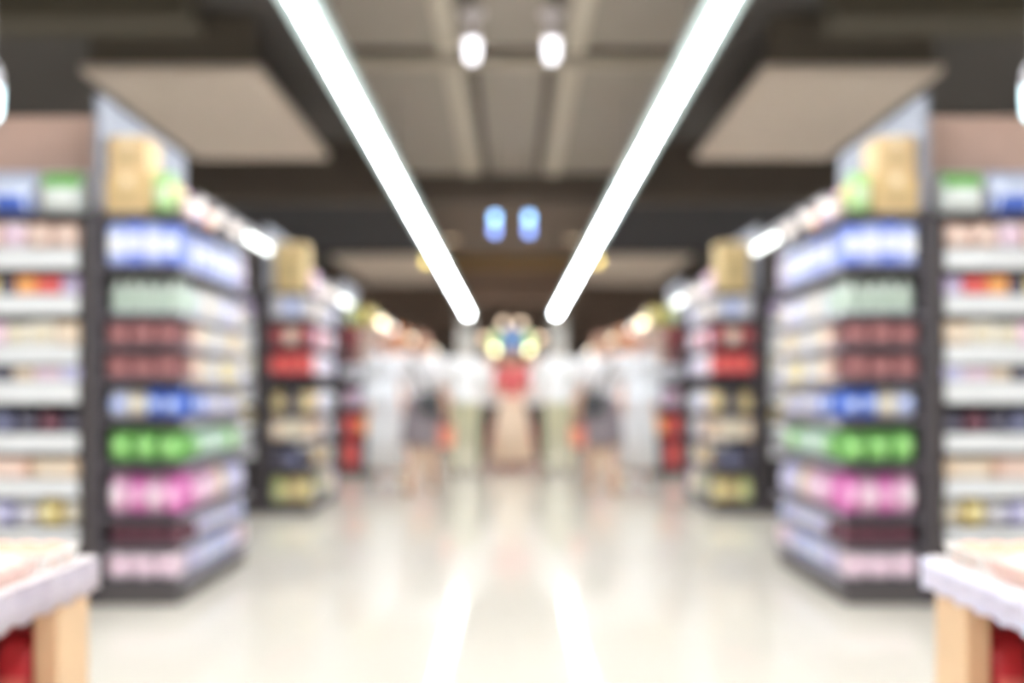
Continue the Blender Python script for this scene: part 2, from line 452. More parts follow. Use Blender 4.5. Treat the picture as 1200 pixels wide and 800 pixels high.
def shelf_light(s, u, xd, ya, yb, yc, z, spots, strength=TUBE):
    """tube light along the aisle edge of a gondola top: dim spots from ya to yb, tube from yb to yc."""
    t = empty('shelf_light', (s * xd, ya, z)); tag(t, '%s %s gondola top tube light with small round spots' % (SIDE[s], UN[u]), 'tube light', 'tube lights on gondola tops')
    mw = M((128, 124, 126), 0.5)
    box('rail', -0.022, 0.022, 0, yc - ya, 0.03, 0.06, mw, t, 0.004)
    link('tube', tube_me((0, yb - ya, 0.0), (0, yc - ya - 0.03, 0.0), 0.02, 12), EM((244, 250, 244), strength), t)
    for e in (yb - ya - 0.015, yc - ya - 0.03):
        box('tube_holder', -0.024, 0.024, e, e + 0.02, -0.024, 0.034, mw, t, 0.003)
    for k in range(spots):
        y = 0.04 + k * 0.32
        link('spot_lens', lathe_me([(0, -0.03), (0.026, -0.026), (0.034, 0.0), (0.03, 0.03), (0, 0.03)]), EM((255, 244, 236), 0.55) if u < 3 else EM((255, 232, 196), 3.2), t, (0, y, 0.0))
    for e in (0.1, yc - ya - 0.35):
        box('bracket', 0.0, s * 0.12, e, e + 0.03, 0.045, 0.058, mw, t)
        box('bracket', s * 0.105, s * 0.12, e, e + 0.03, -0.024, 0.046, mw, t)

def cross_shelf(s, u, Y0, x_in, x_out, rows, zt=1.86, header=(206, 172, 156)):
    """shelf run at right angles to the aisle, facing the camera; rows (zb, h, items, rail?)"""
    t = empty('cross_shelf', (s * (x_in + x_out) / 2, Y0, 0))
    tag(t, '%s %s camera facing shelf with white price rails beyond the gondola' % (SIDE[s], UN[u]), 'shelf', 'cross shelves')
    cx = s * (x_in + x_out) / 2; X = lambda d: s * d - cx
    md = M((70, 62, 62), 0.5); mw = M((220, 220, 220), 0.4)
    box('upright_post', X(x_in), X(x_in + 0.05), 0.0, 0.05, 0, zt, md, t, 0.004)
    box('upright_post', X(x_out - 0.05), X(x_out), 0.0, 0.05, 0, zt, md, t, 0.004)
    box('back_panel', X(x_in), X(x_out), 0.30, 0.33, 0, zt, M((58, 52, 54), 0.6), t)
    box('header_panel', X(x_in), X(x_out), 0.30, 0.34, zt, 2.40, M(header, 0.6, var=0.18, scale=3), t, 0.004)
    box('plinth', X(x_in + 0.05), X(x_out - 0.05), 0.02, 0.30, 0, 0.12, md, t)
    for zb, h, items, rail in rows:
        b = box('shelf_board', X(x_in + 0.05), X(x_out - 0.05), 0.0, 0.30, zb - 0.02, zb, md, t)
        if rail:
            box('price_rail', X(x_in + 0.055), X(x_out - 0.055), -0.012, 0.0, zb - rail, zb - 0.002, mw, b, 0.003)
    box('top_board', X(x_in), X(x_out), 0.0, 0.30, zt - 0.02, zt, md, t)
    where = '%s %s camera-facing shelf' % (SIDE[s], UN[u])
    for i, (zb, h, items, rail) in enumerate(rows):
        x = x_in + 0.06
        for q, (kd, key, w) in enumerate(items):
            c, lc, wd = S[key]; dep = 0.13
            product(kd, c, lc, w * 0.95, dep, h * (0.92 + 0.08 * ((q * 5 + i) % 4) / 3), (s * (x + w / 2), Y0 + 0.02 + dep / 2, zb), 0,
                    '%s %s, %s from the post, %s, %s' % (wd, KN[kd], ORD[q], shelf_name(i), where), 'goods on %s' % where)
            x += w

def P(k, s_): return [(k, c) for c in s_.split()]

rows1 = [
 (1.61, 0.225, P('pack', 'blue bluel blue bluel'), P('pack', 'bluel blue bluel bluel bluel purple')),
 (1.385, 0.195, P('bottle', 'wgreen wgreen wgreen wgreen wgreen'), P('bottle', 'wgreen white wcream white white lav wcream')),
 (1.235, 0.125, P('carton', 'maroon maroon maroon'), P('carton', 'peach wcream white wcream beige wcream')),
 (1.075, 0.125, P('carton', 'maroon maroon maroon'), P('carton', 'peach wcream white yellow wcream white')),
 (0.885, 0.165, P('pouch', 'deep deep cream bwhite'), P('pouch', 'deep blue lav white lav wcream')),
 (0.675, 0.180, P('pouch', 'green green green'), P('pouch', 'green mint mint mint green wgreen')),
 (0.425, 0.220, P('pouch', 'pink lpink pink lpink'), P('pouch', 'pink lpink lpink beige lav lav')),
 (0.285, 0.115, P('jar', 'mdark mdark mdark mdark'), P('jar', 'mdark lav lav bluel lav lav bwhite')),
 (0.125, 0.140, P('pack', 'wpink wpink wpink'), P('pack', 'lav bluel blue lav wpink')),
]
rows2 = [
 (1.64, 0.20, P('pack', 'white bwhite white'), P('pack', 'beige white white lav')),
 (1.42, 0.16, P('carton', 'rdark peach rdark'), P('pack', 'lpink red white lpink')),
 (1.17, 0.19, P('carton', 'red red red'), P('pack', 'white wpink white lav')),
 (0.85, 0.19, P('jar', 'gold dark gold'), P('pack', 'beige bwhite white white')),
 (0.62, 0.19, P('carton', 'beige wcream beige'), P('pouch', 'beige peach white white')),
 (0.38, 0.19, P('jar', 'dark navy dark'), P('pouch', 'gold beige gold white')),
 (0.10, 0.23, P('jar', 'yellow gold ygreen'), P('pack', 'navy ygreen wcream wpink')),
]
rows3 = [
 (1.64, 0.18, P('carton', 'peach rdark'), P('pack', 'peach cream peach')),
 (1.42, 0.17, P('carton', 'peach maroon'), P('pack', 'peach lpink wpink')),
 (1.17, 0.21, P('pack', 'white white'), P('pack', 'white wpink white')),
 (0.84, 0.24, P('pouch', 'lav lpink'), P('pouch', 'lpink white wpink')),
 (0.50, 0.24, P('carton', 'orange red'), P('pouch', 'red peach wpink')),
 (0.10, 0.34, P('carton', 'dark red'), P('pouch', 'red red red')),
]
rows4 = [
 (1.50, 0.28, P('carton', 'orange beige'), P('pack', 'peach orange cream')),
 (1.10, 0.32, P('carton', 'red white'), P('pack', 'wpink lav white')),
 (0.70, 0.32, P('carton', 'beige lpink'), P('pack', 'white beige peach')),
 (0.12, 0.45, P('carton', 'gold white'), P('pack', 'beige white peach')),
]
xr1 = [
 (1.695, 0.143, [('pack', 'peach', .13), ('pack', 'peach', .13), ('pack', 'wpink', .12), ('pack', 'peach', .12)], .10),
 (1.475, 0.095, [('carton', 'purple', .09), ('carton', 'red', .11), ('carton', 'orange', .11), ('carton', 'dark', .08), ('carton', 'yellow', .1)], .095),
 (1.235, 0.120, [('carton', 'beige', .12), ('carton', 'wcream', .12), ('carton', 'wcream', .12), ('carton', 'lpink', .12)], .09),
 (1.065, 0.075, [('carton', 'lav', .09), ('carton', 'wpink', .13), ('carton', 'beige', .1), ('carton', 'dark', .14)], .105),
 (0.815, 0.120, [('jar', 'dark', .11), ('jar', 'mdark', .11), ('jar', 'dark', .11), ('jar', 'navy', .11)], .09),
 (0.600, 0.105, [('carton', 'beige', .24), ('carton', 'peach', .24)], .085),
 (0.365, 0.165, [('pouch', 'wcream', .1), ('pouch', 'yellow', .11), ('pouch', 'white', .12), ('pouch', 'lav', .11)], .06),
]
xr2 = [
 (1.64, 0.17, [('pack', 'purple', .14), ('pack', 'purple', .14)], .07),
 (1.42, 0.14, [('carton', 'white', .14), ('carton', 'wcream', .14)], .07),
 (1.20, 0.14, [('carton', 'wcream', .14), ('carton', 'white', .14)], .07),
 (0.98, 0.14, [('pouch', 'white', .14), ('pouch', 'yellow', .14)], .07),
 (0.76, 0.14, [('pouch', 'yellow', .14), ('pouch', 'wcream', .14)], .07),
 (0.54, 0.14, [('pouch', 'white', .14), ('pouch', 'beige', .14)], .07),
]

UNITS = [  # u, Y0, Y1, spine, aisle edge, rows
 (1, 4.84, 6.10, 1.945, 1.565, rows1),
 (2, 8.57, 9.75, 2.05, 1.67, rows2),
 (3, 12.6, 13.8, 2.10, 1.69, rows3),
 (4, 16.6, 17.9, 2.10, 1.69, rows4),
 (5, 20.6, 21.9, 2.10, 1.69, rows4),
]
for s in (-1, 1):
    for u, Y0, Y1, xs, xr, rows in UNITS:
        gondola(s, u, Y0, Y1, xs, xr, rows, None, spine=u < 4)
        shelf_light(s, u, xr - 0.075, Y0 - 0.02, Y0 + 0.82, Y0 + 1.45, 1.885, 3 if u < 3 else 2)
    cross_shelf(s, 1, 4.86, 2.0, 3.15, [(z, h, it * 2, r) for z, h, it, r in xr1])
    cross_shelf(s, 2, 8.60, 2.11, 3.2, [(z, h, it * 3, r) for z, h, it, r in xr2], header=(96, 84, 78))
    for u, Y0 in ((3, 12.65), (4, 16.65), (5, 20.65)):
        cross_shelf(s, u, Y0, 2.16, 3.2, [(z, 0.1, [], .07) for z in (1.6, 1.3, 1.0, 0.7, 0.4)], header=(96, 84, 78))

# --- goods on the gondola tops
def top_carton(s, u, d, y, z, w, dp, h, c, word, rank):
    o = link('cardboard_box', box_me(-w/2, w/2, -dp/2, dp/2, 0, h, 0.005), M(c, 0.7), None, (s * d, y, z))
    tag(o, '%s cardboard box, %s on the %s %s gondola top' % (word, rank, SIDE[s], UN[u]), 'box', 'cardboard boxes on gondola tops')
    link('packing_tape', box_me(-0.025, 0.025, -dp/2 - 0.002, dp/2 + 0.002, h - 0.05, h + 0.002), M((232, 210, 170), 0.3), o)
    link('front_print', box_me(-w*0.3, w*0.3, -dp/2 - 0.002, -dp/2, h*0.25, h*0.6), M(tuple(int(v*0.9) for v in c), 0.6), o)
for s in (-1, 1):
    top_carton(s, 1, 1.835, 5.0, 1.862, 0.21, 0.24, 0.185, (216, 184, 132), 'lower tan', 'stacked')
    top_carton(s, 1, 1.84, 5.0, 2.052, 0.19, 0.2, 0.185, (222, 190, 142), 'upper tan', 'stacked')
    for q, (c, w_) in enumerate((('lime', .15), ('yellow', .16), ('lpink', .16), ('purple', .16), ('orange', .15))):
        product('pouch', S[c][0], S[c][1], 0.105 if q == 0 else 0.15, 0.10, 0.22 - 0.012 * q, (s * 1.67, 4.93 + 0.155 * q, 1.86), 0 if q == 0 else (PI/2 if s < 0 else -PI/2),
                '%s pouch on top of the %s nearest gondola beside tan boxes' % (S[c][2], SIDE[s]), 'pouches on gondola tops')
    top_carton(s, 2, 1.87, 8.75, 1.862, 0.25, 0.28, 0.42, (208, 180, 128), 'tall tan', 'standing')
    for q, c in enumerate(('lpink', 'purple', 'beige')):
        product('carton', S[c][0], S[c][1], 0.2, 0.13, 0.22 - 0.02 * q, (s * (1.79), 9.03 + 0.22 * q, 1.86), PI/2 if s < 0 else -PI/2,
                '%s carton on the %s second gondola top behind tall box' % (S[c][2], SIDE[s]), 'cartons on gondola tops')
    for q, (c, dd) in enumerate((('ygreen', 1.97), ('yellow', 1.82), ('ygreen', 1.82), ('yellow', 1.82))):
        product('pack', S[c][0], S[c][1], 0.14 if q == 0 else 0.2, 0.13, 0.24, (s * dd, 12.72 + (0.24 * q if q else 0), 1.86), 0 if q < 1 else (PI/2 if s < 0 else -PI/2),
                '%s wrapped pack, %s from front, on %s third gondola top' % (S[c][2], ORD[q], SIDE[s]), 'packs on gondola tops')
    for u, Y in ((4, 16.8), (5, 20.8)):
        for q, (k_, c) in enumerate((('carton', 'orange'), ('carton', 'beige'), ('carton', 'peach'))):
            product(k_, S[c][0], S[c][1], 0.28, 0.2, 0.24, (s * 1.86, Y + 0.32 * q, 1.86), PI/2 if s < 0 else -PI/2,
                    '%s carton on the top of the %s %s gondola' % (S[c][2], SIDE[s], UN[u]), 'cartons on gondola tops')
    # two bags on top of the camera facing shelf
    for q, (c, lc, wd, d, w) in enumerate((((232, 236, 230), (120, 190, 90), 'white and green', 2.165, 0.24), ((214, 220, 240), (84, 116, 210), 'white and blue', 2.41, 0.23))):
        product('pouch', c, lc, w, 0.16, 0.235, (s * d, 4.97, 1.86), 0,
                'big %s bag on top of the %s nearest camera-facing shelf' % (wd, SIDE[s]), 'bags on shelf tops', band=((0.62, 0.97, 0.8), (0.03, 0.45, 0.9))[q])

# ------------------------------------------------------------------ display tables in front
def scallop_me(L, h):
    bm = bmesh.new(); n = 60; prev = None
    for i in range(n + 1):
        y = L * i / n
        zz = -h + 0.012 * abs(math.sin(PI * y / 0.09)) ** 0.7
        x = 0.004 * math.sin(2 * PI * y / 0.09)
        cur = [bm.verts.new((x, y, 0)), bm.verts.new((x, y, zz * 0.5)), bm.verts.new((x, y, zz))]
        if prev:
            for k in range(2): bm.faces.new((prev[k], prev[k+1], cur[k+1], cur[k]))
        prev = cur
    bmesh.ops.solidify(bm, geom=bm.faces, thickness=0.003)
    return mesh_of(bm, True)
for s in (-1, 1):
    xe, ya, yb, zt = 0.89, 0.95, 2.2, 0.655
    t = empty('display_table', (s * (xe + 0.45), 1.6, 0)); cx = s * (xe + 0.45)
    tag(t, '%s wooden display table with white valance in the foreground' % SIDE[s], 'table', 'display tables')
    X = lambda d: s * d - cx; Yl = lambda y: y - 1.6
    mwood = M((228, 192, 152), 0.5, var=0.16, scale=6); mred = M((160, 74, 78), 0.6)
    box('table_top', X(xe), X(xe + 0.9), Yl(ya), Yl(yb), zt - 0.03, zt, M((226, 214, 210), 0.5), t, 0.004)
    v = link('valance', scallop_me(yb - ya, 0.075), M((240, 236, 252), 0.6), t, (X(xe - 0.008), Yl(ya), zt - 0.002))
    lg = []
    for dx in (xe + 0.01, xe + 0.84):
        for y in (ya + 0.02, yb - 0.17):
            box('leg', X(dx), X(dx + 0.05), Yl(y), Yl(y + 0.15), 0, zt - 0.03, mwood, t, 0.004)
    box('lower_shelf', X(xe + 0.06), X(xe + 0.84), Yl(ya + 0.03), Yl(yb - 0.03), 0.22, 0.25, mwood, t)
    box('back_board', X(xe + 0.42), X(xe + 0.44), Yl(ya + 0.04), Yl(yb - 0.04), 0.25, zt - 0.03, mred, t)
    box('end_panel', X(xe + 0.06), X(xe + 0.84), Yl(yb - 0.03), Yl(yb - 0.01), 0.08, zt - 0.03, mred, t)
    for q, (kd, c, d, y, h) in enumerate((('bottle', 'red', 0.985, 1.90, 0.27), ('pouch', 'rdark', 1.10, 1.90, 0.27), ('pouch', 'red', 1.0, 2.08, 0.29), ('bottle', 'lpink', 1.10, 2.06, 0.27), ('pouch', 'red', 1.02, 1.76, 0.26))):
        product(kd, S[c][0], S[c][1], 0.09, 0.09, h, (s * d, y, 0.25), 0,
                '%s %s under the %s display table, %s' % (S[c][2], KN[kd], SIDE[s], ('by the front leg', 'in second row', 'tall, behind leg', 'at the back', 'in front')[q]), 'goods under display tables')
    # shallow food trays on the table
    def tray_me(w, d, h):
        bm = bmesh.new()
        o = [bm.verts.new((sx*w/2, sy*d/2, h)) for sx, sy in ((-1,-1),(1,-1),(1,1),(-1,1))]
        b = [bm.verts.new((sx*w*0.42, sy*d*0.42, 0)) for sx, sy in ((-1,-1),(1,-1),(1,1),(-1,1))]
        i2 = [bm.verts.new((sx*w*0.47, sy*d*0.47, h)) for sx, sy in ((-1,-1),(1,-1),(1,1),(-1,1))]
        b2 = [bm.verts.new((sx*w*0.40, sy*d*0.40, 0.004)) for sx, sy in ((-1,-1),(1,-1),(1,1),(-1,1))]
        for k in range(4):
            j = (k + 1) % 4
            bm.faces.new((b[k], b[j], o[j], o[k])); bm.faces.new((o[k], o[j], i2[j], i2[k])); bm.faces.new((i2[k], i2[j], b2[j], b2[k]))
        bm.faces.new(b[::-1]); bm.faces.new(b2)
        return mesh_of(bm)
    bun = lathe_me([(0, 0), (0.03, 0), (0.036, 0.012), (0.03, 0.028), (0.012, 0.038), (0, 0.039)], 10)
    k = 0
    for r, d in enumerate((0.99, 1.19)):
        for q in range(3):
            y = 1.68 + 0.19 * q
            cc, w_ = (((236, 232, 226), 'white'), ((240, 206, 196), 'pale pink'))[(r + q) % 2]
            bc, bw = (((236, 176, 146), 'light orange'), ((240, 216, 200), 'pale peach'))[(r * 2 + q) % 2]
            tr = link('food_tray', cached('tray', lambda: tray_me(0.18, 0.16, 0.035)), M(cc, 0.5), None, (s * d, y, zt + 0.001))
            tag(tr, '%s tray of %s buns, %s from front, %s row, %s display table' % (w_, bw, ORD[q], ('aisle', 'inner')[r], SIDE[s]), 'food tray', 'food trays on the tables')
            for a in range(6):
                link('bun', bun, M(bc, 0.5), tr, (-0.05 + 0.05 * (a % 3), -0.03 + 0.06 * (a // 3), 0.005))

# ------------------------------------------------------------------ far centre: lit display stand
t = empty('lit_display_stand', (0, 19.0, 0)); tag(t, 'far lit display stand with globe bulbs and blue panel mid aisle', 'display stand')
ms = M((120, 104, 84), 0.5)
box('stand_base', -0.5, 0.5, -0.25, 0.25, 0, 0.9, M((170, 60, 60), 0.6), t, 0.01)
box('counter_top', -0.55, 0.55, -0.3, 0.3, 0.9, 0.95, M((214, 190, 160), 0.5), t, 0.006)
for x in (-0.48, 0.48): link('side_post', tube_me((x, 0.1, 0.95), (x, 0.1, 1.98), 0.02), ms, t)
pts = [(-0.48, 1.98), (-0.34, 2.14), (-0.16, 2.24), (0.16, 2.24), (0.34, 2.14), (0.48, 1.98)]
for a, b in zip(pts, pts[1:]): link('arch_bar', tube_me((a[0], 0.1, a[1]), (b[0], 0.1, b[1]), 0.018), ms, t)
bp = box('blue_panel', -0.15, 0.15, 0.06, 0.09, 1.84, 2.2, EM((120, 164, 222), 0.3), t, 0.01)
link('panel_hanger', tube_me((0, 0.1, 2.18), (0, 0.1, 2.26), 0.01), ms, t)
box('gold_plate', -0.12, 0.12, 0.06, 0.09, 1.66, 1.8, M((206, 160, 66), 0.35, metal=0.4), t, 0.006)
link('plate_post', tube_me((0, 0.1, 0.95), (0, 0.1, 1.9), 0.015), ms, t)
bulb = lathe_me([(0, -0.07), (0.045, -0.055), (0.068, 0), (0.045, 0.055), (0.02, 0.07), (0, 0.07)], 16)
for x, z, c, e in ((-0.16, 2.31, (255, 226, 196), 1.3), (-0.51, 2.03, (255, 220, 186), 1.4), (-0.33, 1.80, (255, 250, 196), 3.6),
                   (-0.30, 2.08, (186, 222, 170), 0.8), (-0.34, 1.94, (166, 212, 128), 1.1)):
    for s in (-1, 1):
        bo = link('globe_bulb', bulb, EM(c, e), t, (s * x, 0.03, z))
        link('socket', tube_me((0, 0.02, 0), (0, 0.09, 0), 0.02, 8), ms, bo)

# back wall shelving far away
def back_shelf(s):
    t = empty('far_shelf', (s * 1.75, 27.4, 0)); tag(t, '%s far shelf run standing against the back wall' % SIDE[s], 'shelf', 'back wall shelves')
    md = M((120, 100, 86), 0.6)
    box('back_panel', -1.35, 1.35, 0.36, 0.4, 0, 2.3, md, t)
    for x in (-1.35, 1.31): box('side_panel', x, x + 0.04, 0, 0.36, 0, 2.3, md, t)
    for z in (0.1, 0.6, 1.1, 1.6, 2.1): box('shelf_board', -1.31, 1.31, 0, 0.36, z - 0.03, z, M((190, 176, 160), 0.5), t)
    n = 0
    for i, z in enumerate((1.6, 1.1, 0.6)):
        for q in range(5):
            c = ('peach', 'wcream', 'orange', 'beige', 'lpink', 'white', 'rdark', 'cream')[(q * 3 + i * 2) % 8]
            product('carton', S[c][0], S[c][1], 0.46, 0.28, 0.36, (s * 1.75 + s * (-1.05 + 0.52 * q), 27.57, z), 0,
                    '%s carton, %s from the aisle, %s, %s back wall shelf' % (S[c][2], ORD[q], shelf_name(i), SIDE[s]), 'cartons on back wall shelves')
for s in (-1, 1): back_shelf(s)

# ------------------------------------------------------------------ people
def capsule(bm, a, ra, b, rb, n=14):
    a, b = Vector(a), Vector(b)
    d = b - a
    q = (d if d.length > 1e-6 else Vector((0, 0, 1))).to_track_quat('Z', 'Y').to_matrix()
    rings = []; m = 5
    for i in range(m + 1):
        t = -PI/2 + (PI/2) * i / m
        rings.append((a, ra * math.cos(t), ra * math.sin(t)))
    for i in range(m + 1):
        t = (PI/2) * i / m
        rings.append((b, rb * math.cos(t), rb * math.sin(t)))
    R = []
    for c, r, o in rings:
        r = max(r, 1e-4)
        R.append([bm.verts.new(c + q @ Vector((r*math.cos(2*PI*k/n), r*math.sin(2*PI*k/n), o))) for k in range(n)])
    for A, B in zip(R, R[1:]):
        for k in range(n):
            j = (k + 1) % n; bm.faces.new((A[k], A[j], B[j], B[k]))
    bm.faces.new(R[0][::-1]); bm.faces.new(R[-1])

def ellipsoid(bm, c, r, n=16):
    mtx = Matrix.Translation(c) @ Matrix.Diagonal((r[0], r[1], r[2], 1))
    bmesh.ops.create_uvsphere(bm, u_segments=n, v_segments=10, radius=1, matrix=mtx)

def build_body(J, fem=False):
    """J: joint positions -> (mesh of one continuous body, per-vertex region names)."""
    prims = []
    def cap(tag_, a, ra, b, rb): prims.append((tag_, 'c', Vector(a), ra, Vector(b), rb))
    def ell(tag_, c, r): prims.append((tag_, 'e', Vector(c), r, None, None))
    pv, ch, nk, hd = (Vector(J[k]) for k in ('pelvis', 'chest', 'neck', 'head'))
    wst = pv.lerp(ch, 0.45)
    ell('hip', pv, (0.165 if fem else 0.16, 0.115, 0.125)); ell('torso', wst, (0.125 if fem else 0.14, 0.095, 0.15)); ell('torso', ch, (0.15 if fem else 0.17, 0.112, 0.18))
    cap('torso', pv, 0.10, ch, 0.11)
    cap('neck', ch + Vector((0, 0, 0.12)), 0.06, hd + Vector((0, 0.01, -0.06)), 0.052)
    f = Vector(J.get('look', (0, -1, 0))).normalized()
    ell('head', hd, (0.076, 0.094, 0.112)); ell('head', hd + f * 0.025 + Vector((0, 0, -0.05)), (0.056, 0.062, 0.07))
    cap('head', hd + f * 0.088 + Vector((0, 0, 0.01)), 0.011, hd + f * 0.108 + Vector((0, 0, -0.02)), 0.016)
    side = Vector((f.y, -f.x, 0)).normalized()
    for s in (-1, 1): ell('head', hd + side * s * 0.078 + Vector((0, 0, -0.005)), (0.018, 0.022, 0.03))
    for s, n_ in ((-1, 'l'), (1, 'r')):
        sh, el, wr = (Vector(J[k + n_]) for k in ('sh', 'el', 'wr'))
        hp, kn, an = (Vector(J[k + n_]) for k in ('hp', 'kn', 'an'))
        cap('torso', ch + Vector((0, 0, 0.12)), 0.06, sh, 0.055)
        cap('uparm', sh, 0.054, el, 0.04); cap('forearm', el, 0.041, wr, 0.027)
        d = (wr - el).normalized(); kn_ = wr + d * 0.085
        acr = Vector((0, 1, 0)) - d * d.y; acr.normalize()
        out = d.cross(acr).normalized()
        for o_ in (-0.024, 0, 0.024): cap('hand', wr + acr * o_ * 0.5, 0.02, kn_ + acr * o_, 0.0165)
        for o_, L in ((-0.030, 0.06), (-0.010, 0.072), (0.010, 0.068), (0.030, 0.052)):
            p = kn_ + acr * o_; mid = p + d * L * 0.55 + out * s * -0.008; tip = mid + d * L * 0.4 + out * s * -0.022
            cap('hand', p, 0.0105, mid, 0.0095); cap('hand', mid, 0.0095, tip, 0.008)
        tb = wr + d * 0.03 - acr * 0.03; cap('hand', wr + d * 0.015 - acr * 0.012, 0.016, tb, 0.013); cap('hand', tb, 0.012, tb + d * 0.05 - acr * 0.018, 0.009)
        cap('thigh', hp, 0.088, kn, 0.058); cap('calf', kn, 0.057, an, 0.037)
        cap('calf', kn.lerp(an, 0.12) + Vector((0, 0.015, 0)), 0.05, kn.lerp(an, 0.5) + Vector((0, 0.012, 0)), 0.044)
        ff = Vector(J.get('foot' + n_, (0.02 * s, -0.17, 0))); to = an + ff; to.z = max(0.034, an.z - 0.055)
        cap('foot', an + Vector((0, 0.02, -0.04)), 0.038, to, 0.034); cap('foot', an, 0.037, an + ff * 0.6 + Vector((0, 0, -0.045)), 0.036)
    bm = bmesh.new()
    for p in prims:
        if p[1] == 'c': capsule(bm, p[2], p[3], p[4], p[5])
        else: ellipsoid(bm, p[2], p[3])
    bmesh.ops.recalc_face_normals(bm, faces=bm.faces)
    tmp = bpy.data.objects.new('tmp', mesh_of(bm)); COL.objects.link(tmp)
    md = tmp.modifiers.new('r', 'REMESH'); md.mode = 'VOXEL'; md.voxel_size = 0.0085
    sm = tmp.modifiers.new('s', 'SMOOTH'); sm.iterations = 3; sm.factor = 0.5
    dg = bpy.context.evaluated_depsgraph_get(); dg.update()
    me = bpy.data.meshes.new_from_object(tmp.evaluated_get(dg))
    bpy.data.objects.remove(tmp)
    for p in me.polygons: p.use_smooth = True
    nv = len(me.vertices); co = np.empty(nv * 3, dtype=np.float32); me.vertices.foreach_get('co', co); co = co.reshape(-1, 3)
    best = np.full(nv, 1e9); reg = np.zeros(nv, dtype=int); names = sorted({p[0] for p in prims})
    for p in prims:
        a = np.array(p[2])
        if p[1] == 'c':
            b = np.array(p[4]); ab = b - a; t = np.clip(((co - a) @ ab) / max(ab @ ab, 1e-9), 0, 1)
            dist = np.linalg.norm(co - (a + t[:, None] * ab), axis=1) - (p[3] + t * (p[5] - p[3]))
        else:
            r = np.array(p[3]); dist = (np.linalg.norm((co - a) / r, axis=1) - 1) * r.min()
        m = dist < best; best[m] = dist[m]; reg[m] = names.index(p[0])
    return me, co, reg, names

def garment(me, co, sel, off):
    nv = len(me.vertices); no = np.empty(nv * 3, dtype=np.float32); me.vertices.foreach_get('normal', no); no = no.reshape(-1, 3)
    faces = []; idx = {}; vs = []
    for p in me.polygons:
        v = list(p.vertices)
        if all(sel[i] for i in v):
            r = []
            for i in v:
                if i not in idx: idx[i] = len(vs); vs.append(tuple(co[i] + no[i] * off))
                r.append(idx[i])
            faces.append(r)
    m = bpy.data.meshes.new('garment'); m.from_pydata(vs, [], faces)
    for p in m.polygons: p.use_smooth = True
    return m

def skirt_me(prof, folds=9, amp=0.03, n=48, cy=0.0):
    bm = bmesh.new(); R = []
    for k, (z, rx, ry) in enumerate(prof):
        a = amp * k / (len(prof) - 1)
        R.append([bm.verts.new(((rx * (1 + a * math.sin(folds*2*PI*i/n))) * math.cos(2*PI*i/n), cy + (ry * (1 + a * math.sin(folds*2*PI*i/n))) * math.sin(2*PI*i/n), z)) for i in range(n)])
    for A, B in zip(R, R[1:]):
        for i in range(n):
            j = (i + 1) % n; bm.faces.new((A[i], A[j], B[j], B[i]))
    bmesh.ops.recalc_face_normals(bm, faces=bm.faces)
    bmesh.ops.solidify(bm, geom=bm.faces, thickness=0.006)
    return mesh_of(bm, True)

BASE = dict(pelvis=(0, 0, 0.95), chest=(0, 0, 1.27), neck=(0, 0.01, 1.46), head=(0, -0.02, 1.59),
            shl=(-0.17, 0.01, 1.395), shr=(0.17, 0.01, 1.395), ell=(-0.225, 0.03, 1.12), elr=(0.225, 0.03, 1.12),
            wrl=(-0.235, -0.03, 0.885), wrr=(0.235, -0.03, 0.885), hpl=(-0.085, 0, 0.90), hpr=(0.085, 0, 0.90),
            knl=(-0.095, -0.015, 0.5), knr=(0.095, -0.015, 0.5), anl=(-0.10, 0.02, 0.09), anr=(0.10, 0.02, 0.09))
SKIN = (224, 176, 150)

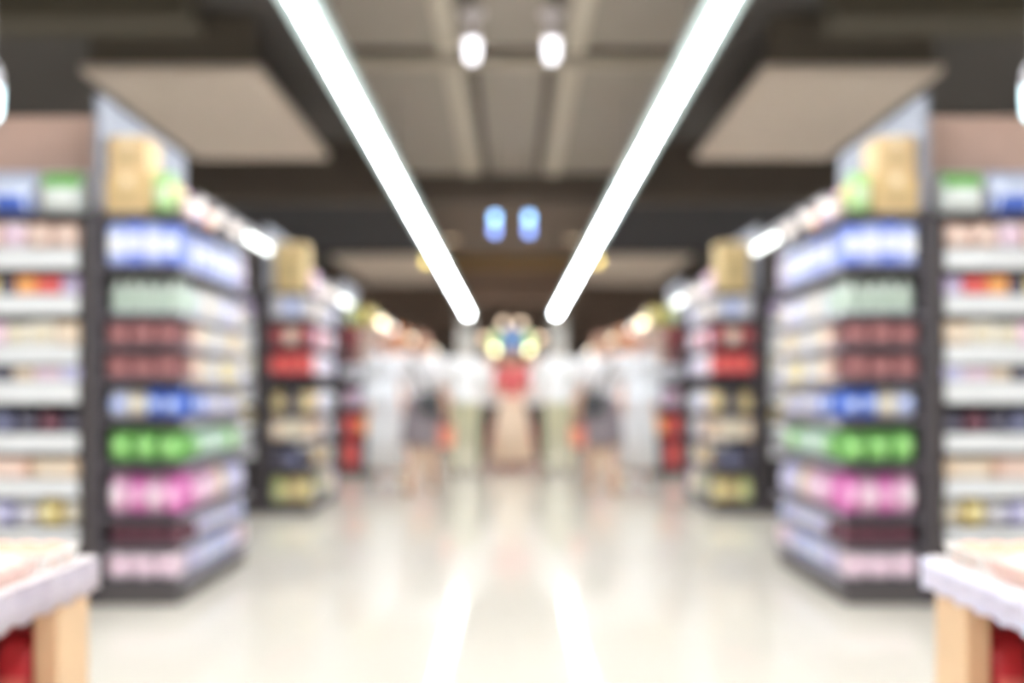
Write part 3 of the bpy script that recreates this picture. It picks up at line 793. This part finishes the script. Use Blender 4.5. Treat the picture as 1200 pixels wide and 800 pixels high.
def person_parts(J, fem, shirt, pants, shoes, hair, sleeves='short', skirt=None, hairlen=0.0, coat=None, face=True):
    """returns a list of (part name, mesh, material) shared by the mirrored pair"""
    me, co, reg, names = build_body(J, fem)
    R = lambda *t: np.isin(reg, [names.index(x) for x in t if x in names])
    z = co[:, 2]; y = co[:, 1]
    hd = Vector(J['head']); f = Vector(J.get('look', (0, -1, 0))).normalized()
    out = []
    tops = ['torso', 'uparm'] + (['forearm'] if sleeves == 'long' else [])
    sel = (R(*tops) | R('hip', 'thigh', 'hip')) & (z < J['chest'][2] + 0.20) & (R('uparm', 'forearm') | (z > J['pelvis'][2] - 0.05))
    out.append(('shirt', garment(me, co, sel, 0.016), M(shirt, 0.8, bump=0.2)))
    if pants: out.append(('trousers', garment(me, co, R('hip', 'thigh', 'calf'), 0.012), M(pants, 0.85, bump=0.2)))
    out.append(('shoe', garment(me, co, R('foot') & (co[:, 0] < 0), 0.006), M(shoes, 0.5)))
    out.append(('shoe', garment(me, co, R('foot') & (co[:, 0] >= 0), 0.006), M(shoes, 0.5)))
    fr = (co - np.array(hd)) @ np.array(f)
    hz = z - hd.z
    sel = R('head', 'neck') & (((fr < 0.02) & (hz > -0.07)) | ((hz > 0.055)))
    out.append(('hair', garment(me, co, sel, 0.011), M(hair, 0.6, bump=0.4)))
    if hairlen:
        out.append(('long_hair', skirt_me([(hd.z + 0.02, 0.09, 0.045), (hd.z - 0.08, 0.10, 0.05), (hd.z - 0.08 - hairlen, 0.10, 0.035)], 6, 0.05, 32, cy=hd.y - f.y * 0.06), M(hair, 0.6)))
    if skirt:
        out.append(('skirt', skirt_me(*skirt[:1], *skirt[2:]), M(skirt[1], 0.85)))
    if coat:
        out.append(('coat', skirt_me(coat[0], 7, 0.02), M(coat[1], 0.8)))
    if face:
        side = Vector((f.y, -f.x, 0))
        for s in (-1, 1):
            bm = bmesh.new(); c = hd + f * 0.083 + side * s * 0.031 + Vector((0, 0, 0.012))
            ellipsoid(bm, c, (0.013, 0.010, 0.008), 10); out.append(('eye', mesh_of(bm, True), M((60, 46, 42), 0.3)))
            bm = bmesh.new(); ellipsoid(bm, c + Vector((0, 0, 0.022)) + f * 0.002, (0.018, 0.008, 0.004), 10); out.append(('eyebrow', mesh_of(bm, True), M(hair, 0.6)))
        bm = bmesh.new(); ellipsoid(bm, hd + f * 0.082 + Vector((0, 0, -0.058)), (0.022, 0.009, 0.008), 10); out.append(('mouth', mesh_of(bm, True), M((186, 100, 96), 0.4)))
    return me, out

def place_person(built, loc, rz, H, label, flip=1, group=None):
    me, parts = built
    o = link('person', me, M(SKIN, 0.5), None, loc, (0, 0, rz)); k = H / 1.70
    o.scale = (flip * k, k, k)
    tag(o, label, 'person', group)
    for nm, m, mt in parts: link(nm, m, mt, o)
    return o

# white-coated person standing by the third gondola
JA = dict(BASE); JA.update(wrl=(-0.21, -0.10, 0.90), wrr=(0.20, -0.12, 0.92))
PA = person_parts(JA, True, (238, 238, 240), None, (226, 222, 220), (196, 140, 120), 'long', coat=([(1.16, 0.185, 0.15), (0.95, 0.205, 0.165), (0.6, 0.225, 0.18), (0.2, 0.245, 0.195)], (238, 238, 240)))
# woman in a white top, grey skirt
JB = dict(BASE); JB.update(anl=(-0.10, -0.14, 0.09), knl=(-0.095, -0.10, 0.5), anr=(0.10, 0.14, 0.10), knr=(0.09, 0.02, 0.5), wrr=(0.26, -0.05, 0.885), wrl=(-0.20, -0.14, 0.95))
PB = person_parts(JB, True, (236, 232, 232), None, (188, 140, 110), (150, 104, 84), 'short', skirt=([(1.03, 0.145, 0.115), (0.95, 0.185, 0.14), (0.72, 0.21, 0.19), (0.5, 0.225, 0.22)], (150, 140, 146), 8, 0.04), hairlen=0.1)
# stooping person in a white shirt, seen from behind
JC = dict(BASE); JC.update(chest=(0, -0.06, 1.26), neck=(0, -0.12, 1.42), head=(0, -0.17, 1.53), shl=(-0.19, -0.06, 1.38), shr=(0.19, -0.06, 1.38),
                           ell=(-0.27, -0.06, 1.12), elr=(0.27, -0.06, 1.12), wrl=(-0.19, -0.24, 1.0), wrr=(0.19, -0.24, 1.0), look=(0, -1, 0))
PC = person_parts(JC, False, (240, 238, 236), (206, 202, 170), (150, 140, 124), (196, 188, 176), 'long', face=True)
JD = dict(BASE)
PD = person_parts(JD, False, (232, 226, 224), (58, 52, 54), (50, 46, 46), (120, 96, 84), 'short')
# middle person in red
JE = dict(BASE); JE.update(wrl=(-0.12, -0.2, 1.03), wrr=(0.12, -0.2, 1.03), ell=(-0.23, -0.02, 1.13), elr=(0.23, -0.02, 1.13))
PE = person_parts(JE, True, (214, 104, 104), None, (170, 130, 110), (150, 110, 96), 'short', skirt=([(1.05, 0.15, 0.12), (0.95, 0.19, 0.15), (0.6, 0.25, 0.2), (0.12, 0.33, 0.26)], (236, 212, 188), 9, 0.05))
for s in (-1, 1):
    f = -s
    place_person(PA, (s*1.36, 11.2, 0), 0, 1.68, '%s person in a long white coat standing beside the third gondola' % SIDE[s], f)
    place_person(PB, (s*0.93, 10.6, 0), 0, 1.64, '%s person in white top and grey skirt walking with bags' % SIDE[s], f)
    place_person(PC, (s*0.57, 12.6, 0), PI, 1.70, '%s person in white shirt and khaki trousers seen from behind' % SIDE[s], f)
    place_person(PD, (s*0.30, 14.6, 0), 0.0, 1.62, '%s person in white shirt and dark trousers beside the middle' % SIDE[s], f)
place_person(PE, (0, 13.6, 0), 0, 1.60, 'person in red top and long beige skirt mid aisle')

# bags carried by the walking pair
for s in (-1, 1):
    px, py, pk = s * 0.93, 10.6, 1.64 / 1.70
    hx = px - s * 0.262 * pk; hy = py - 0.075 * pk; hz = 0.80
    t = empty('shopping_bag', (hx, hy, hz - 0.335)); tag(t, '%s orange red shopping bag held by the person in grey skirt' % SIDE[s], 'bag', 'carried bags')
    bm = bmesh.new(); w, d, h = 0.15, 0.08, 0.2
    vs = [bm.verts.new((sx*w/2*k, sy*d/2*k2, z)) for z, k, k2 in ((0, 0.9, 1.0), (h*0.5, 1.0, 1.1), (h, 1.0, 0.5)) for sx, sy in ((-1,-1),(1,-1),(1,1),(-1,1))]
    for a in (0, 4):
        for i in range(4):
            j = (i + 1) % 4; bm.faces.new((vs[a+i], vs[a+j], vs[a+4+j], vs[a+4+i]))
    bm.faces.new(vs[0:4][::-1]); bm.faces.new(vs[8:12])
    link('bag_body', mesh_of(bm), M((236, 138, 112), 0.5), t)
    for yy in (-0.02, 0.02):
        bm = bmesh.new(); R = []
        for i in range(9):
            a = PI * i / 8; c = Vector((-0.05 * math.cos(a), yy, h + 0.085 * math.sin(a)))
            nrm = Vector((-math.cos(a), 0, math.sin(a)))
            R.append([bm.verts.new(c + nrm * 0.005 * math.cos(b) + Vector((0, 0.005 * math.sin(b), 0))) for b in (0, PI/2, PI, 3*PI/2)])
        for A, B in zip(R, R[1:]):
            for i in range(4):
                j = (i + 1) % 4; bm.faces.new((A[i], A[j], B[j], B[i]))
        link('handle', mesh_of(bm), M((236, 138, 112), 0.5), t)
    # dark shoulder bag
    t = empty('shoulder_bag', (px - s * 0.10, py - 0.235, 0.78)); tag(t, '%s dark shoulder bag across the front of the grey skirt' % SIDE[s], 'bag', 'carried bags')
    link('bag_body', box_me(-0.12, 0.12, -0.05, 0.03, 0, 0.24, 0.03), M((66, 68, 70), 0.6), t)
    link('flap', box_me(-0.115, 0.115, -0.062, -0.05, 0.1, 0.24, 0.005), M((82, 82, 84), 0.6), t)
    link('strap', tube_me((-s * 0.0, 0.0, 0.23), (s * 0.22, 0.10, 0.60), 0.014, 8), M((54, 54, 56), 0.6), t)
